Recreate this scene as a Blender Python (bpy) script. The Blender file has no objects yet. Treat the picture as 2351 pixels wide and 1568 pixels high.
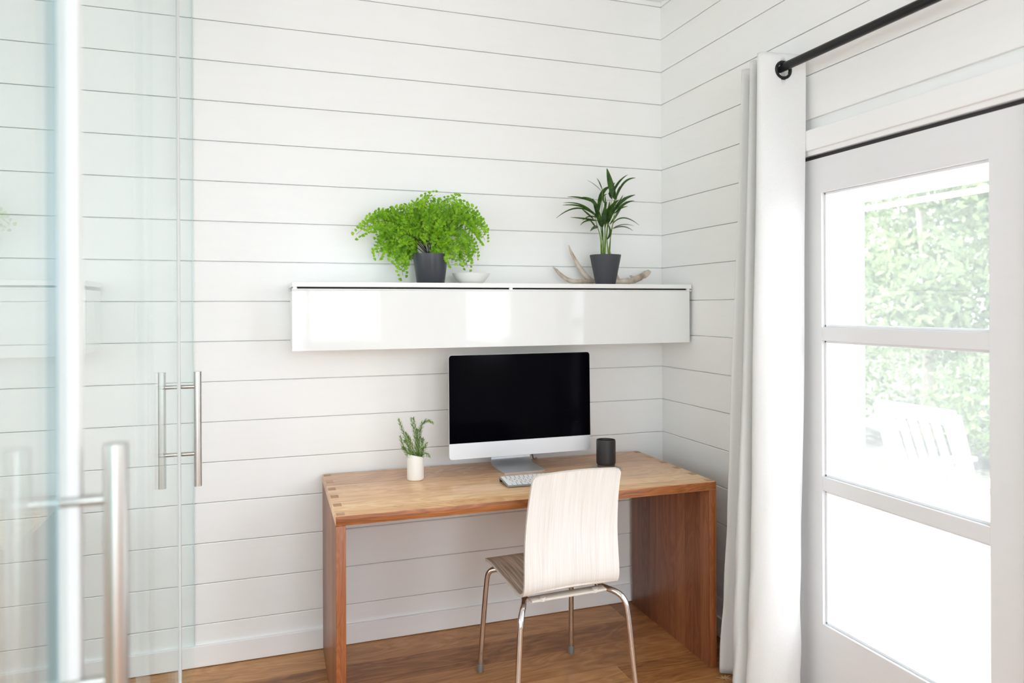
import bpy, bmesh, math, random
from mathutils import Vector, Matrix
random.seed(7)
C = bpy.context.scene.collection
PI = math.pi
# ------------------------------------------------------------------ camera
FPX, YAW, ROLL = 1663.59, math.radians(19.157), math.radians(-0.236)
CAM = Vector((-1.9192, -3.2140, 1.4630))
fwd = Vector((math.sin(YAW), math.cos(YAW), 0))
r0 = Vector((math.cos(YAW), -math.sin(YAW), 0)); u0 = Vector((0, 0, 1))
rgt = r0*math.cos(ROLL) + u0*math.sin(ROLL); up = -r0*math.sin(ROLL) + u0*math.cos(ROLL)
cd = bpy.data.cameras.new('camera'); cam = bpy.data.objects.new('camera', cd); C.objects.link(cam)
cd.sensor_width = 36; cd.lens = FPX/2351*36; cd.shift_y = -79.81/2351; cd.clip_start = 0.02; cd.clip_end = 200
m3 = Matrix((rgt, up, -fwd)).transposed(); cam.matrix_world = Matrix.Translation(CAM) @ m3.to_4x4()
cd.dof.use_dof = True; cd.dof.focus_distance = 2.75; cd.dof.aperture_fstop = 2.2
bpy.context.scene.camera = cam
# ------------------------------------------------------------------ world, sun, daylight, exposure
w = bpy.data.worlds.new('world'); bpy.context.scene.world = w; w.use_nodes = True
bg = w.node_tree.nodes['Background']; bg.inputs[0].default_value = (0.86, 0.93, 1.0, 1); bg.inputs[1].default_value = 5.5
def sun(direction, strength):
    l = bpy.data.lights.new('sun', 'SUN'); l.energy = strength; l.angle = math.radians(0.6); l.color = (1, .97, .92)
    o = bpy.data.objects.new('sun', l); C.objects.link(o); o.rotation_euler = Vector(direction).to_track_quat('-Z', 'Y').to_euler(); return o
sun((0.30, -0.42, -0.86), 17)
def area(name, loc, direction, sx, sy, power, col=(1, 1, 1)):
    l = bpy.data.lights.new(name, 'AREA'); l.shape = 'RECTANGLE'; l.size = sx; l.size_y = sy; l.energy = power; l.color = col
    o = bpy.data.objects.new(name, l); C.objects.link(o); o.location = loc
    o.rotation_euler = Vector(direction).to_track_quat('-Z', 'Z').to_euler(); return o
area('daylight_rear_window', (-3.95, -5.26, 1.9), (0, 1, 0), 1.5, 1.05, 8, (.80, .885, 1))
area('daylight_rear_window', (-1.45, -5.26, 1.9), (0, 1, 0), 1.5, 1.05, 21, (.80, .885, 1))
area('daylight_left_window', (-5.26, -2.4, 1.65), (1, 0, 0), 2.6, 1.7, 4, (.80, .885, 1))
area('daylight_right_window', (-0.02, -3.6, 1.85), (-1, 0, 0), 1.4, 1.1, 20, (.80, .885, 1))
vs = bpy.context.scene.view_settings
vs.view_transform = 'Standard'; vs.look = 'None'; vs.gamma = 1; vs.use_curve_mapping = False; vs.exposure = -0.10
cy = bpy.context.scene.cycles
cy.max_bounces = 12; cy.diffuse_bounces = 6; cy.glossy_bounces = 5; cy.transmission_bounces = 8; cy.transparent_max_bounces = 24
cy.caustics_reflective = False; cy.caustics_refractive = False; cy.sample_clamp_indirect = 6

# ------------------------------------------------------------------ material helpers
def s2l(c):
    return tuple((v/255/12.92 if v/255 <= .04045 else ((v/255+.055)/1.055)**2.4) for v in c) + (1,)
class NT:
    def __init__(s, name):
        s.m = bpy.data.materials.new(name); s.m.use_nodes = True; s.t = s.m.node_tree
        s.p = s.t.nodes['Principled BSDF']; s.out = s.t.nodes['Material Output']
    def n(s, typ, **kw):
        n = s.t.nodes.new(typ)
        for k, v in kw.items():
            if k in ('ins',):
                for a, b in v.items():
                    if hasattr(b, 'is_output'): s.t.links.new(b, n.inputs[a])
                    else: n.inputs[a].default_value = b
            else: setattr(n, k, v)
        return n
    def l(s, a, b): s.t.links.new(a, b)
    def math(s, op, a, b=0.0, c=None):
        d = {0: a, 1: b}
        if c is not None: d[2] = c
        return s.n('ShaderNodeMath', operation=op, ins=d).outputs[0]
    def ramp(s, fac, stops):
        r = s.n('ShaderNodeValToRGB', ins={0: fac}); e = r.color_ramp.elements
        while len(e) < len(stops): e.new(0.5)
        for x, (p, c) in zip(e, stops): x.position = p; x.color = c
        return r.outputs[0]
    def mix(s, fac, a, b, blend='MIX'):
        n = s.n('ShaderNodeMixRGB', blend_type=blend, ins={0: fac, 1: a, 2: b}); return n.outputs[0]
    def bump(s, h, strength, dist=.001):
        b = s.n('ShaderNodeBump', ins={'Height': h, 'Strength': strength, 'Distance': dist}); s.l(b.outputs[0], s.p.inputs['Normal'])
def plain(name, col, rough=.5, metal=0, spec=.5, coat=0, noise=0, nscale=30, bump=0):
    t = NT(name); t.p.inputs['Base Color'].default_value = s2l(col); t.p.inputs['Roughness'].default_value = rough
    t.p.inputs['Metallic'].default_value = metal; t.p.inputs['Specular IOR Level'].default_value = spec; t.p.inputs['Coat Weight'].default_value = coat
    if noise or bump:
        tc = t.n('ShaderNodeTexCoord'); nz = t.n('ShaderNodeTexNoise', ins={'Vector': tc.outputs['Object'], 'Scale': nscale, 'Detail': 5.0})
        if noise:
            f = t.math('MULTIPLY_ADD', nz.outputs[0], 2*noise, 1-noise)
            c = t.n('ShaderNodeVectorMath', operation='SCALE', ins={0: s2l(col)[:3], 'Scale': f}); t.l(c.outputs[0], t.p.inputs['Base Color'])
        if bump: t.bump(nz.outputs[0], bump)
    return t.m
def wood(name, A, B, staveW, cols, rough=.35, coat=.2, grainA=1.6, grainB=70, length=0, seam=0, knots=.0, contrast=.35, planksx=0):
    """A = axis the grain runs along, B = axis across; staves of width staveW along B"""
    t = NT(name); tc = t.n('ShaderNodeTexCoord'); sp = t.n('ShaderNodeSeparateXYZ', ins={0: tc.outputs['Object']})
    a, b = sp.outputs[A], sp.outputs[B]; c3 = sp.outputs[({0, 1, 2}-{A, B}).pop()]
    bi = t.math('DIVIDE', b, staveW); idb = t.math('FLOOR', bi)
    rnd = t.n('ShaderNodeTexWhiteNoise', noise_dimensions='1D', ins={'W': idb})
    idv = idb; fa = None
    if length:
        off = t.math('MULTIPLY', rnd.outputs[0], length); ai = t.math('DIVIDE', t.math('ADD', a, off), length); ida = t.math('FLOOR', ai)
        idv = t.math('ADD', idb, t.math('MULTIPLY', ida, 17.3)); fa = t.math('FRACT', ai)
    r2 = t.n('ShaderNodeTexWhiteNoise', noise_dimensions='1D', ins={'W': idv}).outputs[0]
    shift = t.math('MULTIPLY', r2, 37.0)
    v = t.n('ShaderNodeCombineXYZ', ins={0: t.math('MULTIPLY', t.math('ADD', a, shift), grainA), 1: t.math('MULTIPLY', b, grainB), 2: t.math('MULTIPLY', c3, grainB)}).outputs[0]
    v2 = t.n('ShaderNodeCombineXYZ', ins={0: t.math('MULTIPLY', t.math('ADD', a, shift), grainA*1.1), 1: t.math('MULTIPLY', t.math('ADD', b, shift), grainB*.13), 2: t.math('MULTIPLY', c3, grainB*.13)}).outputs[0]
    fine = t.n('ShaderNodeTexNoise', ins={'Vector': v, 'Scale': 1.0, 'Detail': 6.0, 'Roughness': .65}).outputs[0]
    big = t.n('ShaderNodeTexNoise', ins={'Vector': v2, 'Scale': 1.0, 'Detail': 3.0, 'Distortion': 1.2}).outputs[0]
    rings = t.math('FRACT', t.math('MULTIPLY', big, 9.0)); rings = t.math('ABSOLUTE', t.math('SUBTRACT', rings, .5))
    k = t.math('ADD', t.math('MULTIPLY', fine, .55), t.math('ADD', t.math('MULTIPLY', rings, .35*contrast*2), t.math('MULTIPLY', r2, .34)))
    col = t.ramp(k, [(.22, s2l(cols[0])), (.5, s2l(cols[1])), (.82, s2l(cols[2]))])
    if knots:
        vk = t.n('ShaderNodeCombineXYZ', ins={0: t.math('MULTIPLY', a, 1.7), 1: t.math('MULTIPLY', b, 5.0), 2: t.math('MULTIPLY', r2, 9.0)}).outputs[0]
        kn = t.n('ShaderNodeTexNoise', ins={'Vector': vk, 'Scale': 1.5, 'Detail': 4.0, 'Distortion': .6}).outputs[0]
        km = t.ramp(kn, [(.60, (0, 0, 0, 1)), (.76, (1, 1, 1, 1))])
        col = t.mix(t.math('MULTIPLY', km, knots), col, s2l([x*.55 for x in cols[0]]))
    if seam:
        fb = t.math('FRACT', bi); d = t.math('MULTIPLY', t.math('MINIMUM', fb, t.math('SUBTRACT', 1.0, fb)), staveW)
        if fa is not None:
            d = t.math('MINIMUM', d, t.math('MULTIPLY', t.math('MINIMUM', fa, t.math('SUBTRACT', 1.0, fa)), length))
        line = t.math('LESS_THAN', d, seam); col = t.mix(t.math('MULTIPLY', line, .45), col, s2l([min(255, x*1.15) for x in cols[2]]))
    t.l(col, t.p.inputs['Base Color']); t.p.inputs['Roughness'].default_value = rough; t.p.inputs['Coat Weight'].default_value = coat
    t.p.inputs['Coat Roughness'].default_value = .22; t.bump(fine, .12, .0006)
    return t.m

def wallpaint(name, col, rough=.42):
    t = NT(name); tc = t.n('ShaderNodeTexCoord'); sp = t.n('ShaderNodeSeparateXYZ', ins={0: tc.outputs['Object']})
    v = t.n('ShaderNodeCombineXYZ', ins={0: t.math('MULTIPLY', sp.outputs[0], 4.0), 1: t.math('MULTIPLY', sp.outputs[1], 4.0), 2: t.math('MULTIPLY', sp.outputs[2], 40.0)}).outputs[0]
    nz = t.n('ShaderNodeTexNoise', ins={'Vector': v, 'Scale': 1.0, 'Detail': 4.0}).outputs[0]
    t.l(t.ramp(nz, [(.3, s2l([c-1.5 for c in col])), (.7, s2l(col))]), t.p.inputs['Base Color']); t.p.inputs['Roughness'].default_value = rough
    t.bump(nz, .03, .001); return t.m
M = {}
M['wall'] = wallpaint('white_shiplap_paint', (243, 243, 241))
M['trim'] = wallpaint('white_trim_paint', (243, 243, 242), .35)
M['ceil'] = plain('ceiling_paint', (240, 240, 238), .7, noise=.01)
M['door'] = wallpaint('white_door_paint', (231, 231, 232), .5)
M['floor'] = wood('oak_floor', 0, 1, .19, ((112, 68, 34), (170, 116, 68), (206, 154, 100)), rough=.42, coat=.05, grainA=1.4, grainB=42, length=1.9, seam=.0013, knots=.6, contrast=.5)
DT = ((176, 118, 74), (226, 176, 126), (248, 214, 168))
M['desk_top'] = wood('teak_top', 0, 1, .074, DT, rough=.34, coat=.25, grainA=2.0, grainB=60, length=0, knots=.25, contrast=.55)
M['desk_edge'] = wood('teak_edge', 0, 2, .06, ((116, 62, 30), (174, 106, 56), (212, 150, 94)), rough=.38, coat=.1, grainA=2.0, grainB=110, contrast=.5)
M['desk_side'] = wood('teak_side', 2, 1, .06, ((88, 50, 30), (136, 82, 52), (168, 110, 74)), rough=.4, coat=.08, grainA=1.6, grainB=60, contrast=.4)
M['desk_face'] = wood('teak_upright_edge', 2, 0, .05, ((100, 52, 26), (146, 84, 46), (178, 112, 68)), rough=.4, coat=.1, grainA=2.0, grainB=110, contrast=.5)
M['joint'] = wood('teak_end_grain', 2, 1, .02, ((156, 116, 80), (188, 146, 108), (208, 168, 130)), rough=.5, coat=0, grainA=40, grainB=90)
def limed(name, c0, c1, c2, lo=.36, hi=.62):
    t = NT(name); tc = t.n('ShaderNodeTexCoord'); sp = t.n('ShaderNodeSeparateXYZ', ins={0: tc.outputs['Object']})
    def v(k, s): return t.n('ShaderNodeCombineXYZ', ins={0: t.math('MULTIPLY', sp.outputs[0], k), 1: t.math('MULTIPLY', sp.outputs[1], s), 2: t.math('MULTIPLY', sp.outputs[2], s)}).outputs[0]
    f = t.n('ShaderNodeTexNoise', ins={'Vector': v(260, 5), 'Scale': 1.0, 'Detail': 4.0, 'Roughness': .7}).outputs[0]
    g = t.n('ShaderNodeTexNoise', ins={'Vector': v(70, 3.0), 'Scale': 1.0, 'Detail': 3.0}).outputs[0]
    k = t.math('ADD', t.math('MULTIPLY', f, .62), t.math('MULTIPLY', g, .38))
    t.l(t.ramp(k, [(lo, s2l(c0)), ((lo+hi)/2, s2l(c1)), (hi, s2l(c2))]), t.p.inputs['Base Color'])
    t.p.inputs['Roughness'].default_value = .45; t.bump(f, .15, .0005); return t.m
M['ply'] = limed('limed_oak_veneer', (220, 213, 204), (231, 227, 221), (238, 236, 233), .32, .66)
M['ply_seat'] = limed('dark_limed_oak_seat', (128, 110, 92), (188, 174, 160), (222, 213, 203))  # seat veneer: darker base and stronger grain than the back
M['ply_edge'] = plain('plywood_edge', (214, 206, 196), .5, noise=.05, nscale=200)
M['chrome'] = plain('chrome', (225, 225, 228), .07, metal=1)
M['steel'] = plain('brushed_steel', (196, 194, 190), .3, metal=1, noise=.03, nscale=80)
M['rubber'] = plain('grey_rubber', (128, 124, 120), .5)
M['gloss'] = plain('white_gloss_lacquer', (234, 235, 233), .04, spec=.45)
M['matt_white'] = plain('white_foil', (240, 240, 238), .4)
M['gap'] = plain('black_recess', (14, 14, 15), .7)
M['alu'] = plain('anodised_aluminium', (214, 216, 219), .36, metal=.75)
M['alu_white'] = plain('bright_satin_aluminium', (226, 229, 233), .38, metal=.55)
M['screen'] = plain('black_screen_glass', (4, 3, 7), .10, spec=.03)
M['key'] = plain('white_keycap', (247, 247, 247), .4)
M['keyplate'] = plain('keyboard_tray', (150, 152, 152), .4, metal=.2)
M['dark'] = plain('dark_plastic', (48, 44, 44), .5)
M['potdark'] = plain('charcoal_glazed_pot', (58, 61, 69), .32, noise=.06, nscale=60)
M['potmatt'] = plain('charcoal_matt_pot', (62, 63, 70), .6, noise=.08, nscale=90, bump=.1)
M['soil'] = plain('dark_soil', (46, 34, 26), .95, noise=.4, nscale=150, bump=.6)
M['porcelain'] = plain('white_ceramic', (236, 235, 230), .35, noise=.02, nscale=40)
M['vase'] = plain('alabaster', (238, 236, 230), .45, noise=.035, nscale=22)
M['water'] = plain('cut_stems_dark', (40, 50, 26), .6)
M['cup'] = plain('black_stoneware', (42, 38, 40), .5, noise=.08, nscale=80)
M['clay'] = plain('raw_brown_clay', (104, 86, 76), .8, noise=.1, nscale=80)
M['slate'] = plain('grey_stone_coaster', (172, 170, 165), .7, noise=.08, nscale=60)
M['black'] = plain('black_metal', (24, 24, 26), .35, metal=.3)
def leafmat(name, c0, c1, trans=.35, rough=.4):
    t = NT(name); tc = t.n('ShaderNodeTexCoord'); nz = t.n('ShaderNodeTexNoise', ins={'Vector': tc.outputs['Object'], 'Scale': 38.0, 'Detail': 3.0}).outputs[0]
    col = t.ramp(nz, [(.35, s2l(c0)), (.65, s2l(c1))]); t.l(col, t.p.inputs['Base Color']); t.p.inputs['Roughness'].default_value = rough
    t.p.inputs['Specular IOR Level'].default_value = .35
    tr = t.n('ShaderNodeBsdfTranslucent', ins={'Color': col}); mx = t.n('ShaderNodeMixShader', ins={0: trans, 1: t.p.outputs[0], 2: tr.outputs[0]})
    t.l(mx.outputs[0], t.out.inputs[0]); return t.m
M['fern'] = leafmat('fern_green', (104, 160, 22), (164, 214, 50), .4)
M['fern_stem'] = plain('fern_stem', (52, 34, 24), .5)
M['palm'] = leafmat('palm_green', (32, 60, 18), (64, 100, 32), .25, .3)
M['palm_stem'] = leafmat('palm_stem_green', (96, 136, 40), (140, 172, 70), .2)
M['rosemary'] = leafmat('rosemary_green', (84, 122, 44), (142, 178, 84), .2)
M['garden'] = leafmat('garden_leaf', (84, 100, 62), (138, 152, 104), .3)
M['garden2'] = leafmat('garden_leaf_yellow', (112, 118, 72), (158, 160, 112), .3)
M['bark'] = plain('bark', (150, 140, 124), .9, noise=.2, nscale=10)
def bonemat():
    t = NT('antler_bone'); tc = t.n('ShaderNodeTexCoord'); nz = t.n('ShaderNodeTexNoise', ins={'Vector': tc.outputs['Object'], 'Scale': 22.0, 'Detail': 6.0}).outputs[0]
    t.l(t.ramp(nz, [(.3, s2l((158, 140, 122))), (.5, s2l((202, 188, 170))), (.7, s2l((222, 212, 198)))]), t.p.inputs['Base Color'])
    t.p.inputs['Roughness'].default_value = .65; n2 = t.n('ShaderNodeTexNoise', ins={'Vector': tc.outputs['Object'], 'Scale': 160.0, 'Detail': 3.0}).outputs[0]
    t.bump(n2, .5, .002); return t.m
M['antler'] = bonemat()
def clothmat():
    t = NT('white_linen'); tc = t.n('ShaderNodeTexCoord'); sp = t.n('ShaderNodeSeparateXYZ', ins={0: tc.outputs['Object']})
    v = t.n('ShaderNodeCombineXYZ', ins={0: t.math('MULTIPLY', sp.outputs[0], 300.0), 1: t.math('MULTIPLY', sp.outputs[1], 300.0), 2: t.math('MULTIPLY', sp.outputs[2], 700.0)}).outputs[0]
    nz = t.n('ShaderNodeTexNoise', ins={'Vector': v, 'Scale': 1.0, 'Detail': 2.0}).outputs[0]
    col = t.ramp(nz, [(.3, s2l((243, 243, 241))), (.7, s2l((250, 250, 249)))]); t.l(col, t.p.inputs['Base Color'])
    t.p.inputs['Roughness'].default_value = .85; t.p.inputs['Specular IOR Level'].default_value = .15; t.bump(nz, .15, .0005)
    tr = t.n('ShaderNodeBsdfTranslucent', ins={'Color': col}); mx = t.n('ShaderNodeMixShader', ins={0: .32, 1: t.p.outputs[0], 2: tr.outputs[0]})
    t.l(mx.outputs[0], t.out.inputs[0]); return t.m
M['cloth'] = clothmat()
def glassmat(name, tint, ior=1.5):
    t = NT(name); t.t.nodes.remove(t.p)
    tr = t.n('ShaderNodeBsdfTransparent', ins={'Color': tint}); gl = t.n('ShaderNodeBsdfGlossy', ins={'Color': (.96, 1, .99, 1), 'Roughness': .0})
    ge = t.n('ShaderNodeNewGeometry'); dt = t.n('ShaderNodeVectorMath', operation='DOT_PRODUCT', ins={0: ge.outputs['Normal'], 1: ge.outputs['Incoming']}).outputs['Value']
    f0 = ((ior-1)/(ior+1))**2; sch = t.math('MULTIPLY_ADD', t.math('POWER', t.math('SUBTRACT', 1.0, t.math('ABSOLUTE', dt)), 5.0), 1-f0, f0)
    mx = t.n('ShaderNodeMixShader', ins={0: sch, 1: tr.outputs[0], 2: gl.outputs[0]})
    t.l(mx.outputs[0], t.out.inputs[0]); return t.m
M['pane'] = glassmat('clear_pane', (.985, .99, .99, 1))
M['tint'] = glassmat('toughened_glass', (.90, .935, .93, 1), 1.30)
M['tint_deep'] = glassmat('deep_toughened_glass', (.85, .895, .89, 1), 1.30)
M['teal_edge'] = plain('teal_glass_edge', (168, 190, 194), .2)
def meshmat():
    t = NT('hazy_fly_screen'); t.t.nodes.remove(t.p); df = t.n('ShaderNodeBsdfDiffuse', ins={'Color': (.8, .82, .82, 1)}); tl = t.n('ShaderNodeBsdfTranslucent', ins={'Color': (.8, .82, .82, 1)})
    a = t.n('ShaderNodeMixShader', ins={0: .5, 1: df.outputs[0], 2: tl.outputs[0]}); tr = t.n('ShaderNodeBsdfTransparent')
    mx = t.n('ShaderNodeMixShader', ins={0: .155, 1: tr.outputs[0], 2: a.outputs[0]}); t.l(mx.outputs[0], t.out.inputs[0]); return t.m
M['flyscreen'] = meshmat()  # screen mesh whitened to lay a haze over the garden
M['seal'] = plain('frosted_white_edge_profile', (222, 223, 222), .4)
M['glass_edge'] = plain('pale_green_glass_edge', (206, 226, 226), .15)
M['ext'] = plain('white_exterior_paint', (250, 250, 250), .5)
M['deck'] = plain('pale_porch_boards', (214, 216, 220), .7, noise=.04, nscale=4)
M['ground'] = plain('dappled_light_ground', (72, 70, 62), .95, noise=.85, nscale=2.6)  # strong noise paints dappled light and shade into the ground colour

# ------------------------------------------------------------------ geometry helpers
def link(name, bm, mat, parent=None, smooth=None, mods=None):
    me = bpy.data.meshes.new(name); bmesh.ops.recalc_face_normals(bm, faces=bm.faces); bm.to_mesh(me); bm.free()
    for mm in (mat if isinstance(mat, (list, tuple)) else [mat]): me.materials.append(mm)
    if smooth is not None:
        for p in me.polygons: p.use_smooth = True
        if smooth < 180: me.set_sharp_from_angle(angle=math.radians(smooth))
    o = bpy.data.objects.new(name, me); C.objects.link(o)
    if parent: o.parent = parent
    return o
def box(bm, x0, x1, y0, y1, z0, z1, bevel=0, seg=2, mi=0):
    r = bmesh.ops.create_cube(bm, size=1); vs_ = r['verts']
    bmesh.ops.scale(bm, vec=(x1-x0, y1-y0, z1-z0), verts=vs_); bmesh.ops.translate(bm, vec=((x0+x1)/2, (y0+y1)/2, (z0+z1)/2), verts=vs_)
    fs = set(f for v in vs_ for f in v.link_faces)
    for f in fs: f.material_index = mi
    if bevel: bmesh.ops.bevel(bm, geom=list(set(e for v in vs_ for e in v.link_edges)), offset=bevel, segments=seg, affect='EDGES', profile=.5)
def bx(*a, **k):
    bm = bmesh.new(); box(bm, *a, **k); return bm
def lathe(prof, seg=48, cx=0, cy=0, slant=None):
    bm = bmesh.new(); rings = []
    for (r, z) in prof:
        ring = []
        for i in range(seg):
            a = 2*PI*i/seg; x = r*math.cos(a); y = r*math.sin(a); zz = z+(slant(x, y, z) if slant else 0)
            ring.append(bm.verts.new((cx+x, cy+y, zz)))
        rings.append(ring)
    for A_, B_ in zip(rings, rings[1:]):
        for i in range(seg): bm.faces.new((A_[i], A_[(i+1) % seg], B_[(i+1) % seg], B_[i]))
    bm.faces.new(rings[0]); bm.faces.new(rings[-1]); return bm
def tube(bm, pts, rad, seg=12, cap=True, smoothn=0, flat=1.0):
    pts = [Vector(p) for p in pts]; rads = list(rad) if isinstance(rad, (list, tuple)) else [rad]*len(pts)
    for _ in range(smoothn):
        np_, nr = [pts[0]], [rads[0]]
        for i in range(len(pts)-1):
            a, b = pts[i], pts[i+1]; np_ += [a*.75+b*.25, a*.25+b*.75]; nr += [rads[i]*.75+rads[i+1]*.25, rads[i]*.25+rads[i+1]*.75]
        np_.append(pts[-1]); nr.append(rads[-1]); pts, rads = np_, nr
    prev = None; rings = []
    for i, p in enumerate(pts):
        d = (pts[min(i+1, len(pts)-1)]-pts[max(i-1, 0)]).normalized()
        if prev is None:
            x = d.orthogonal().normalized()
        else:
            x = (prev-d*prev.dot(d)).normalized()
        prev = x; y = d.cross(x)
        rings.append([bm.verts.new(p+(x*math.cos(2*PI*k/seg)+y*math.sin(2*PI*k/seg)*flat)*rads[i]) for k in range(seg)])
    for A_, B_ in zip(rings, rings[1:]):
        for k in range(seg): bm.faces.new((A_[k], A_[(k+1) % seg], B_[(k+1) % seg], B_[k]))
    if cap: bm.faces.new(rings[0]); bm.faces.new(rings[-1])
    return bm
def rounded_plate(w_, h_, t_, r, seg=8, taper=0):
    """rounded rectangle in XZ, thickness along +Y"""
    bm = bmesh.new(); pts = []
    for (cx, cz, a0) in ((w_/2-r, h_/2-r, 0), (-w_/2+r, h_/2-r, 90), (-w_/2+r, -h_/2+r, 180), (w_/2-r, -h_/2+r, 270)):
        for i in range(seg+1):
            a = math.radians(a0+90*i/seg); pts.append((cx+r*math.cos(a), cz+r*math.sin(a)))
    f = [bm.verts.new((x, 0, z)) for x, z in pts]; b = [bm.verts.new((x, t_, z)) for x, z in pts]
    bm.faces.new(f); bm.faces.new(b)
    for i in range(len(pts)): j = (i+1) % len(pts); bm.faces.new((f[i], f[j], b[j], b[i]))
    return bm
def empty(name, loc, rz=0):
    o = bpy.data.objects.new(name, None); C.objects.link(o); o.location = loc; o.rotation_euler = (0, 0, rz); o.empty_display_size = .1; return o
def tag(o, label, cat, group=None, kind=None):
    o['label'] = label; o['category'] = cat
    if group: o['group'] = group
    if kind: o['kind'] = kind
    return o
def struct(o): o['kind'] = 'structure'; return o
def bez(a, b, c, t): return a*(1-t)**2 + b*2*t*(1-t) + c*t*t
# a measured image ray met with a vertical plane y = yy (used only to size the plants and the antler)
def at(px, py, yy):
    d = fwd + rgt*(px-1175.5)/FPX - up*(py-784+79.81)/FPX
    t = (yy-CAM.y)/d.y; return CAM + d*t

# ------------------------------------------------------------------ the room shell
Z0 = 2.645; PL = .165
def plank_wall(segs, zmax=3.0):
    """segs(zlo,zhi) -> list of (x0,x1) runs; plank faces at y=0 looking to -y, grooves 3 mm"""
    bm = bmesh.new(); n = -3; g = .0013
    while True:
        hi = Z0-PL*n; lo = hi-PL; n += 1
        if hi > zmax+.16: continue
        if hi <= .02: break
        zt, zb = min(hi-g, zmax), max(lo+g, 0)
        for (a, b) in segs(zb, zt):
            # chamfered plank face profile, extruded from a to b
            prof = [(.014, zt), (.0022, zt), (0, zt-.0035), (0, zb+.0012), (.0012, zb), (.014, zb)]
            A_ = [bm.verts.new((a, y, z)) for y, z in prof]; B_ = [bm.verts.new((b, y, z)) for y, z in prof]
            for i in range(len(prof)): j = (i+1) % len(prof); bm.faces.new((A_[i], A_[j], B_[j], B_[i]))
            bm.faces.new(A_); bm.faces.new(B_)
    return bm
bm = plank_wall(lambda lo, hi: [(-5.3, 0.0)]); box(bm, -5.3, .15, .0125, .13, 0, 3.0)
struct(link('wall_back', bm, M['wall']))
DY0, DY1 = -.985, -1.875      # door opening along y
def rsegs(lo, hi):
    if lo < 2.03: 
        r = [(0.0, -DY0), (-DY1, 2.9)]
        if lo >= .85 and hi <= 2.4: return r+[(4.32, 5.3)]
        return r+[(2.9, 5.3)]
    if hi <= 2.4: return [(0.0, 2.9), (4.32, 5.3)]
    return [(0.0, 5.3)]
bm = plank_wall(rsegs)
for (a, b, z0, z1) in ((0.0, -DY0, 0, 3.0), (-DY0, -DY1, 2.025, 3.0), (-DY1, 2.9, 0, 3.0), (2.9, 4.3, 0, .85), (2.9, 4.3, 2.4, 3.0), (4.3, 5.3, 0, 3.0)):
    box(bm, a, b, .0125, .13, z0, z1)
bmesh.ops.rotate(bm, cent=(0, 0, 0), matrix=Matrix.Rotation(-PI/2, 3, 'Z'), verts=bm.verts)
o = struct(link('wall_right', bm, M['wall']))
def wall_with_windows(axis, pos, a0, a1, wins, t=.12):
    bm = bmesh.new(); xs = [a0]
    for (w0, w1) in wins: xs += [w0, w1]
    xs.append(a1)
    for i in range(0, len(xs), 2): seg_ = (xs[i], xs[i+1], 0, 3.0); _b(bm, axis, pos, t, *seg_)
    for (w0, w1) in wins: _b(bm, axis, pos, t, w0, w1, 0, .15 if axis == 'y' else .85); _b(bm, axis, pos, t, w0, w1, 2.45, 3.0)
    return bm
def _b(bm, axis, pos, t, a, b, z0, z1):
    if axis == 'x': box(bm, pos-t, pos, a, b, z0, z1)
    else: box(bm, a, b, pos-t, pos, z0, z1)
struct(link('wall_rear', wall_with_windows('y', -5.3, -5.42, .13, [(-4.75, -3.15), (-2.25, -.65)]), M['wall']))
struct(link('wall_left', wall_with_windows('x', -5.3, -5.3, .13, [(-3.75, -1.05)]), M['wall']))
struct(link('floor', bx(-5.42, .02, -5.42, .13, -.08, 0), M['floor']))
struct(link('ceiling', bx(-5.42, .13, -5.42, .13, 3.0, 3.1), M['ceil']))
bm = bmesh.new(); box(bm, -5.3, 0, -.015, .0005, .003, .088, .002); struct(link('baseboard_back', bm, M['trim']))
bm = bmesh.new(); box(bm, -.015, .0005, -.90, -.016, .003, .088, .002); struct(link('baseboard_right', bm, M['trim']))
# window frames on the unseen walls (they shape the daylight and its reflections)
def win(n, axis, a, b, pos):
    bm = bmesh.new()
    zb = .15 if axis == 'y' else .85
    for (u0_, u1_, z0, z1) in ((a, a+.05, zb, 2.45), (b-.05, b, zb, 2.45), (a, b, zb, zb+.05), (a, b, 2.4, 2.45), (a, b, 1.62, 1.66), ((a+b)/2-.02, (a+b)/2+.02, zb, 2.45)):
        if axis == 'y': box(bm, u0_, u1_, pos-.06, pos-.01, z0, z1)
        else: box(bm, pos-.06, pos-.01, u0_, u1_, z0, z1)
    struct(link('window_%d' % n, bm, M['trim']))
win(1, 'y', -4.75, -3.15, -5.18); win(2, 'y', -2.25, -.65, -5.18); win(3, 'x', -3.75, -1.05, -5.18)
# ------------------------------------------------------------------ glazed door, its casing and the screen door beyond
d1 = struct(empty('door_1', (0, DY0, 0))); d1.location = (0, 0, 0)
GY0, GY1, GZ0, GZ1 = -1.103, -1.742, .309, 1.872
DZ = 1.998
bm = bmesh.new(); x0, x1 = .001, .045
box(bm, x0, x1, GY0, DY0-.004, .006, DZ); box(bm, x0, x1, DY1+.004, GY1, .006, DZ)
box(bm, x0, x1, GY1, GY0, .006, GZ0); box(bm, x0, x1, GY1, GY0, GZ1, DZ)
link('door_frame', bm, M['door'], d1)
for i, (a, b) in enumerate(((.793, .843), (1.336, 1.385))): link('glazing_bar', bx(x0+.0005, x1, GY1, GY0, a, b, .001), M['door'], d1)
for (a, b) in ((GZ0, .793), (.843, 1.336), (1.385, GZ1)):
    link('glass_pane', bx(.026, .030, GY1, GY0, a, b), M['pane'], d1)
    bm = bmesh.new()
    for (p0, p1, q0, q1) in ((GY0-.009, GY0, a, b), (GY1, GY1+.009, a, b), (GY1, GY0, a, a+.009), (GY1, GY0, b-.009, b)): box(bm, .014, .026, p0, p1, q0, q1, .002)
    link('glazing_bead', bm, M['door'], d1)
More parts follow.
